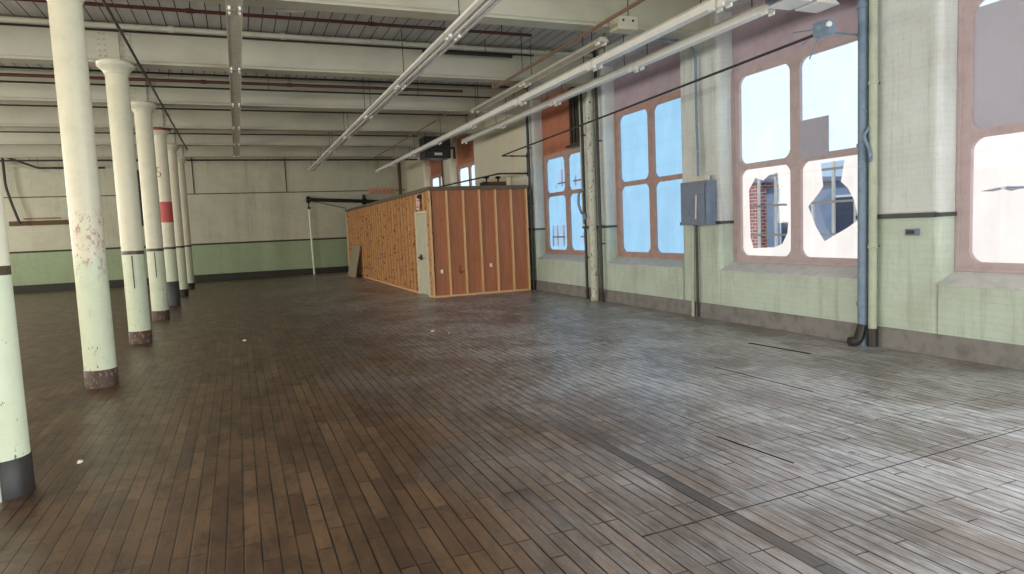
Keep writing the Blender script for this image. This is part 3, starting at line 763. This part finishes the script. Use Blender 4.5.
run('conduit', 'thin greenish conduit beside the pale one below the electrical box', 'conduit', [(7.0, 9.2, 1.52), (7.0, 9.2, .0)], .02, 'pipe_dark')
ob_ = thing('outlet_box', 'small dark blue outlet box on the pier beside the boarded window', 'outlet', (7.02, 5.36, 1.36))
MB().box(6.98, 7.06, 5.30, 5.43, 1.325, 1.40).build('body', M['box_blue'], ob_)
MB().box(6.972, 6.98, 5.32, 5.41, 1.34, 1.385).build('cover_plate', M['pipe_dark'], ob_)
# heater
hx = thing('unit_heater', 'black boxy unit heater hung high by the far windows', 'heater', (6.17, 21.6, 3.95))
MB().box(5.74, 6.6, 21.3, 21.95, 3.95, 4.64).build('case', M['black'], hx)
q = MB()
for z in range(6): q.box(5.8, 6.54, 21.275, 21.3, 4.02+z*.1, 4.07+z*.1)
q.build('louvers', M['pipe_dark'], hx)
MB().box(6.05, 6.3, 21.262, 21.29, 4.04, 4.12).build('badge', M['grey'], hx)
MB().tube([(6.55, 21.5, 4.3), (6.78, 21.5, 4.3), (6.78, 21.5, 3.95)], .05, 8).build('fittings', M['pipe_dark'], hx)
for x in (5.85, 6.5): MB().tube([(x, 21.6, 4.63), (x, 21.6, ZC)], .012, 6).build('hanger_rod', M['pipe_dark'], hx)

# ------------------------------------------------------------------ the wooden room
SX, SY, SE, SZ = 4.30, 15.82, 29.2, 2.58
SW = 6.86
sh = thing('wooden_room', 'unfinished plywood room with exposed pine studs built against the window wall', 'partition room', (SX, SY, 0))
DY0, DY1, DZ = 16.2, 17.16, 2.06
MB().box(SX+.09, SW, SY+.09, SY+.105, .04, SZ).build('front_plywood', M['ply_front'], sh)
for i in range(7):
    x = SX+.02+i*(SW-SX-.04)/6
    MB().box(x-.019, x+.019, SY, SY+.089, .04, SZ).build('front_stud', M['stud'], sh)
MB().box(SX, SW, SY, SY+.1, 0, .04).build('front_sole_plate', M['stud'], sh)
pl = MB().box(SX+.045, SX+.06, DY1+.05, SE, .04, SZ); pl.box(SX+.045, SX+.06, SY+.1, DY0-.05, .04, SZ); pl.box(SX+.045, SX+.06, DY0-.05, DY1+.05, DZ+.05, SZ)
pl.build('side_plywood', M['ply_side'], sh)
ys = [SY+.06, SY+.16, SY+.27]+[DY1+.12+.405*i for i in range(30) if DY1+.12+.405*i < SE-.1]+[SE-.03]
for y in ys: MB().box(SX, SX+.044, y-.019, y+.019, .04, SZ).build('side_stud', M['stud_side'], sh)
q = MB().box(SX-.002, SX+.09, DY1+.05, SE, 0, .04); q.box(SX-.002, SX+.09, SY+.1, DY0-.05, 0, .04); q.build('side_sole_plate', M['stud'], sh)
for y in (DY0+.25, DY0+.68): MB().box(SX, SX+.089, y-.019, y+.019, DZ+.06, SZ).build('cripple_stud', M['stud'], sh)
tp = MB().box(SX-.03, SW+.01, SY-.03, SE, SZ, SZ+.09); tp.build('top_plate', M['roof_edge'], sh)
MB().box(SX-.02, SX+.07, SE-.06, SE+.06, 0, SZ).build('end_post', M['door_white'], sh)
fr = MB().box(SX-.02, SX+.1, DY1, DY1+.1, 0, DZ+.06); fr.box(SX-.02, SX+.1, DY0-.06, DY0, 0, DZ+.06); fr.box(SX-.02, SX+.1, DY0, DY1, DZ, DZ+.06)
fr.build('door_frame', M['door_white'], sh)
dr = MB().box(SX+.06, SX+.1, DY0+.004, DY1-.004, .01, DZ-.004).build('door', M['door_leaf'], sh)
dr['label'] = 'ivory flush door with a black lever'
hd = MB().box(SX+.03, SX+.06, DY1-.16, DY1-.06, .88, 1.02); hd.tube(bend([(SX+.02, DY1-.11, .95), (SX-.03, DY1-.11, .95), (SX-.035, DY1-.38, .94)], .03), .018, 8)
hd.build('lever_handle', M['black'], dr)
bx_ = MB()
for y, z in ((15.81, .62),): pass
for x, z in ((4.55, .62), (5.83, .70)):
    MB().box(x-.03, x+.03, SY+.078, SY+.09, z-.045, z+.045).build('outlet_cover', M['white'], sh)
sg = thing('paper_notice', 'pink and white paper notice pinned above the white door', 'notice', (SX, 16.95, 2.2))
MB().box(SX-.014, SX-.008, 16.72, 17.04, 2.17, 2.54).build('sheet', M['paper'], sg)
q = MB()
for k, (y0, y1) in enumerate(((16.75, 17.0), (16.8, 17.01), (16.75, 16.96), (16.78, 17.0))): q.box(SX-.016, SX-.013, y0, y1, 2.21+k*.08, 2.26+k*.08)
q.build('print', M['pink_print'], sg)
MB().box(SX-.02, SX-.001, 16.6, 17.06, 2.3, 2.34).build('batten', M['stud'], sg)
al = MB().box(SX-.06, SX+.01, 16.5, 16.62, 2.43, 2.53)
al.tube([(SX-.06, 16.56, 2.48), (SX-.1, 16.56, 2.48)], .035, 10)
tag(al.build('door_sounder', M['black'], None, (SX, 16.56, 2.48)), 'small black sounder fixed above the white door', 'sounder')

MB().box(SX, SW, SE-.015, SE, .04, SZ).build('end_plywood', M['ply_side'], sh)
# manifold lying on the room's roof plate
mf = thing('pipe_manifold', 'tan pipe with two black valve wheels on top of the wooden room', 'valve pipe', (6.8, 17.4, 2.67))
MB().tube([(6.25, 17.4, 2.83), (7.0, 17.4, 2.83)], .055, 12).build('tube', M['plank'], mf)
MB().tube([(6.98, 17.3, 2.67), (6.98, 17.3, 2.98)], .085, 12).build('drum', M['cream'], mf)
for x in (6.36, 6.70):
    v = MB().tube([(x, 17.4, 2.83), (x, 17.4, 2.97)], .025, 8).build('valve_stem', M['pipe_black'], mf)
    MB().lathe([(.02, 0), (.075, .015), (.075, .05), (.02, .07)], (x, 17.4, 2.96), 12).build('valve_wheel', M['pipe_black'], mf)
MB().box(6.2, 6.34, 17.3, 17.5, 2.67, 2.86).build('foot', M['pipe_black'], mf)
MB().box(6.25, 7.02, 17.34, 17.46, 2.67, 2.78).build('bed', M['roof_edge'], mf)

# ------------------------------------------------------------------ end wall
lb = thing('leaning_board', 'beige board leaning against the far end of the wooden room', 'board', (4.1, 26.6, 0))
MB().prism([(3.98, 25.75, 0), (3.98, 27.6, 0), (4.27, 27.75, 1.2), (4.27, 25.9, 1.2)], (.025, 0, .004)).build('board', M['panel_beige'], lb)
bp = thing('black_pipe', 'black horizontal pipe on the end wall with a flanged end', 'pipe', (2.86, 29.7, 3.1))
MB().tube([(2.86, 29.7, 3.16), (6.6, 29.7, 2.96)], .075, 12).build('tube', M['pipe_black'], bp)
MB().tube([(2.78, 29.7, 3.165), (2.92, 29.7, 3.158)], .14, 12).build('end_flange', M['pipe_black'], bp)
MB().tube([(5.1, 29.7, 3.04), (5.26, 29.7, 3.03)], .14, 12).build('coupling', M['pipe_black'], bp)
MB().tube([(5.18, 29.7, 3.03), (5.18, 29.7, 3.32)], .07, 10).build('bonnet', M['pipe_black'], bp)
MB().tube([(3.0, 29.72, 3.1), (4.4, 29.75, 2.75)], .015, 6).build('stay_wire', M['pipe_dark'], bp)
wp = thing('drop_pipe', 'white pipe dropping down the end wall from the black pipe', 'pipe', (2.86, 29.75, 0))
MB().tube([(2.9, 29.72, 0), (2.86, 29.72, 2.75)], .04, 10).build('tube', M['white'], wp)
MB().tube([(2.86, 29.72, 2.75), (2.86, 29.72, 3.08)], .028, 8).build('valve', M['pipe_dark'], wp)
MB().box(2.8, 2.92, 29.6, 29.7, 2.78, 2.86).build('valve_handle', M['pipe_dark'], wp)
fs = thing('faded_sign', 'faded pinkish sign on the end wall above the wooden room', 'sign', (6.0, 29.88, 3.4))
MB().box(5.45, 6.62, 29.87, 29.9, 3.33, 3.6).build('board', M['sign_pink'], fs)
q = MB()
for k, x in enumerate((5.55, 5.72, 5.9, 6.07, 6.25, 6.42)): q.box(x, x+.09, 29.864, 29.872, 3.39, 3.54)
q.build('lettering', M['pink_print'], fs)
for x, lab in ((-1.48, 'thin vertical conduit on the end wall behind the column row'), (2.03, 'thin vertical conduit on the end wall behind the twin strip light')):
    tag(MB().tube([(x, YB-.02, 3.52), (x, YB-.02, ZC)], .018, 8).build('conduit', M['pipe_dark'], None, (x, YB-.02, 3.52)), lab, 'conduit')
dw = thing('dark_window', 'black boarded window on the end wall glimpsed between columns', 'window', (-3.4, 29.85, 2.4))
MB().box(-3.95, -2.95, 29.84, 29.9, 2.3, 4.46).build('frame', M['plank'], dw)
q = MB()
for x0, x1 in ((-3.9, -3.47), (-3.43, -3.0)):
    for z0, z1 in ((2.36, 3.22), (3.3, 4.4)): q.box(x0, x1, 29.825, 29.845, z0, z1)
q.build('black_panes', M['dark_panel'], dw)
pk = thing('wall_plank', 'brown plank fixed flat on the end wall beyond the scraped column', 'plank', (-6.7, 29.86, 2.5))
MB().box(-7.7, -4.75, 29.84, 29.898, 2.46, 2.63).build('board', M['plank'], pk)
MB().box(-7.25, -6.1, 29.85, 29.898, 2.68, 2.74).build('upper_strip', M['plank_pale'], pk)
run('wall_pipe', 'dark bent pipe hung from the ceiling by the end wall, beyond the columns', 'pipe', bend([(-9.4, 29.3, 4.92), (-7.5, 29.3, 4.92), (-6.5, 29.3, 4.5), (-4.4, 29.3, 4.5)], .1), .04, 'pipe_dark', hang=[(-6.5, 29.3, 4.5), (-5.2, 29.3, 4.5)])
run('wall_pipe', 'pale slanting pipe under the dark bent pipe by the end wall', 'pipe', [(-7.5, 29.55, 4.68), (-6.2, 29.55, 4.36)], .03, 'pipe_pale')
run('wall_pipe', 'dark curved pipe dropping to the brown plank on the end wall', 'pipe', bend([(-7.62, 29.6, 5.05), (-7.62, 29.6, 3.9), (-7.5, 29.6, 3.3), (-7.3, 29.6, 2.5)], .2), .045, 'pipe_dark')

# ------------------------------------------------------------------ scraps
for (x, y, lab, s, rz) in [(-.02, 11.5, 'small white paper scrap on the floor beyond the scraped column', .06, .3), (2.8, 10.5, 'white paper scrap on the floor before the wooden room', .05, 1.0),
                           (2.95, 10.1, 'tiny white paper scrap just before the other scrap', .03, .2), (-1.21, 5.78, 'tiny pale crumb on the floor by the edge column', .03, .5)]:
    bm_ = MB(); vs = []
    n = 7
    for k in range(n):
        a = 2*PI*k/n+rz; r = s*(.7+.3*random.random()); vs.append((x+r*math.cos(a)*.7, y+r*math.sin(a), .004+.012*random.random()))
    vs2 = [(a, b, .001) for a, b, _ in vs]
    bm_.add(vs+vs2+[(x, y, .02), (x, y, .001)], [(k, (k+1) % n, 2*n) for k in range(n)]+[(n+(k+1) % n, n+k, 2*n+1) for k in range(n)]+[(k, n+k, n+(k+1) % n, (k+1) % n) for k in range(n)])
    tag(bm_.build('paper_scrap', M['paper'], None, (x, y, 0)), lab, 'paper scrap', 'scraps on the floor')

# ------------------------------------------------------------------ light
wd = bpy.data.worlds.new('sky'); S.world = wd; wd.use_nodes = True
bg = wd.node_tree.nodes['Background']; bg.inputs[0].default_value = (.50, .72, 1, 1); bg.inputs[1].default_value = .9
def area(name, loc, rot, sx, sy, power, col):
    l = bpy.data.lights.new(name, 'AREA'); l.shape = 'RECTANGLE'; l.size = sx; l.size_y = sy; l.energy = power; l.color = col
    o = bpy.data.objects.new(name, l); COL.objects.link(o); o.location = loc; o.rotation_euler = rot; return o
# daylight of the windows in the wall behind the viewer, and of the side openings next to the viewer
for x in (-8.2, -3.4, 1.4, 5.2):
    area('daylight_rear', (x, YR+.05, 2.1), (PI/2, 0, 0), 2.6, 2.9, 260, (1, .96, .89) if x < 0 else (.95, .97, 1))
for y in UNSEEN:
    area('daylight_side', (XR+.2, y, 2.3), (0, PI/2, 0), 2.9, 2.5, 320, (.84, .92, 1))
for y, pw in ((2, 380), (8, 360), (14, 330), (20, 290), (26, 240)):
    area('daylight_left', (XL+.05, y, 2.6), (0, -PI/2, 0), 2.6, 2.4, pw, (1, .96, .88))
sun = bpy.data.lights.new('sun', 'SUN'); sun.energy = 3.0; sun.angle = .02
so = bpy.data.objects.new('sun', sun); COL.objects.link(so); so.rotation_euler = Vector((.5, .3, -.8)).to_track_quat('-Z', 'Y').to_euler()

# ------------------------------------------------------------------ camera
cd = bpy.data.cameras.new('camera'); co = bpy.data.objects.new('camera', cd); COL.objects.link(co)
F = 675.5057
cd.sensor_fit = 'HORIZONTAL'; cd.sensor_width = 36; cd.lens = F/1024*36; cd.clip_start = .05; cd.clip_end = 200
a = Vector((238-512, 240-287, F)).normalized()
b = Vector((2200-512, 155-287, F)); b = (b-a*a.dot(b)).normalized()
z = b.cross(a)
if z.y > 0: z = -z
right, down, fwd = Vector((b.x, a.x, z.x)), Vector((b.y, a.y, z.y)), Vector((b.z, a.z, z.z))
m = Matrix((right, -down, -fwd)).transposed().to_4x4(); m.translation = Vector((0, 0, 1.6))
co.matrix_world = m
S.camera = co
S.view_settings.view_transform = 'Standard'; S.view_settings.look = 'None'
S.view_settings.exposure = 0; S.view_settings.gamma = 1; S.view_settings.use_curve_mapping = False
S.cycles.max_bounces = 8; S.cycles.diffuse_bounces = 5; S.cycles.sample_clamp_indirect = 6
S.cycles.use_denoising = True
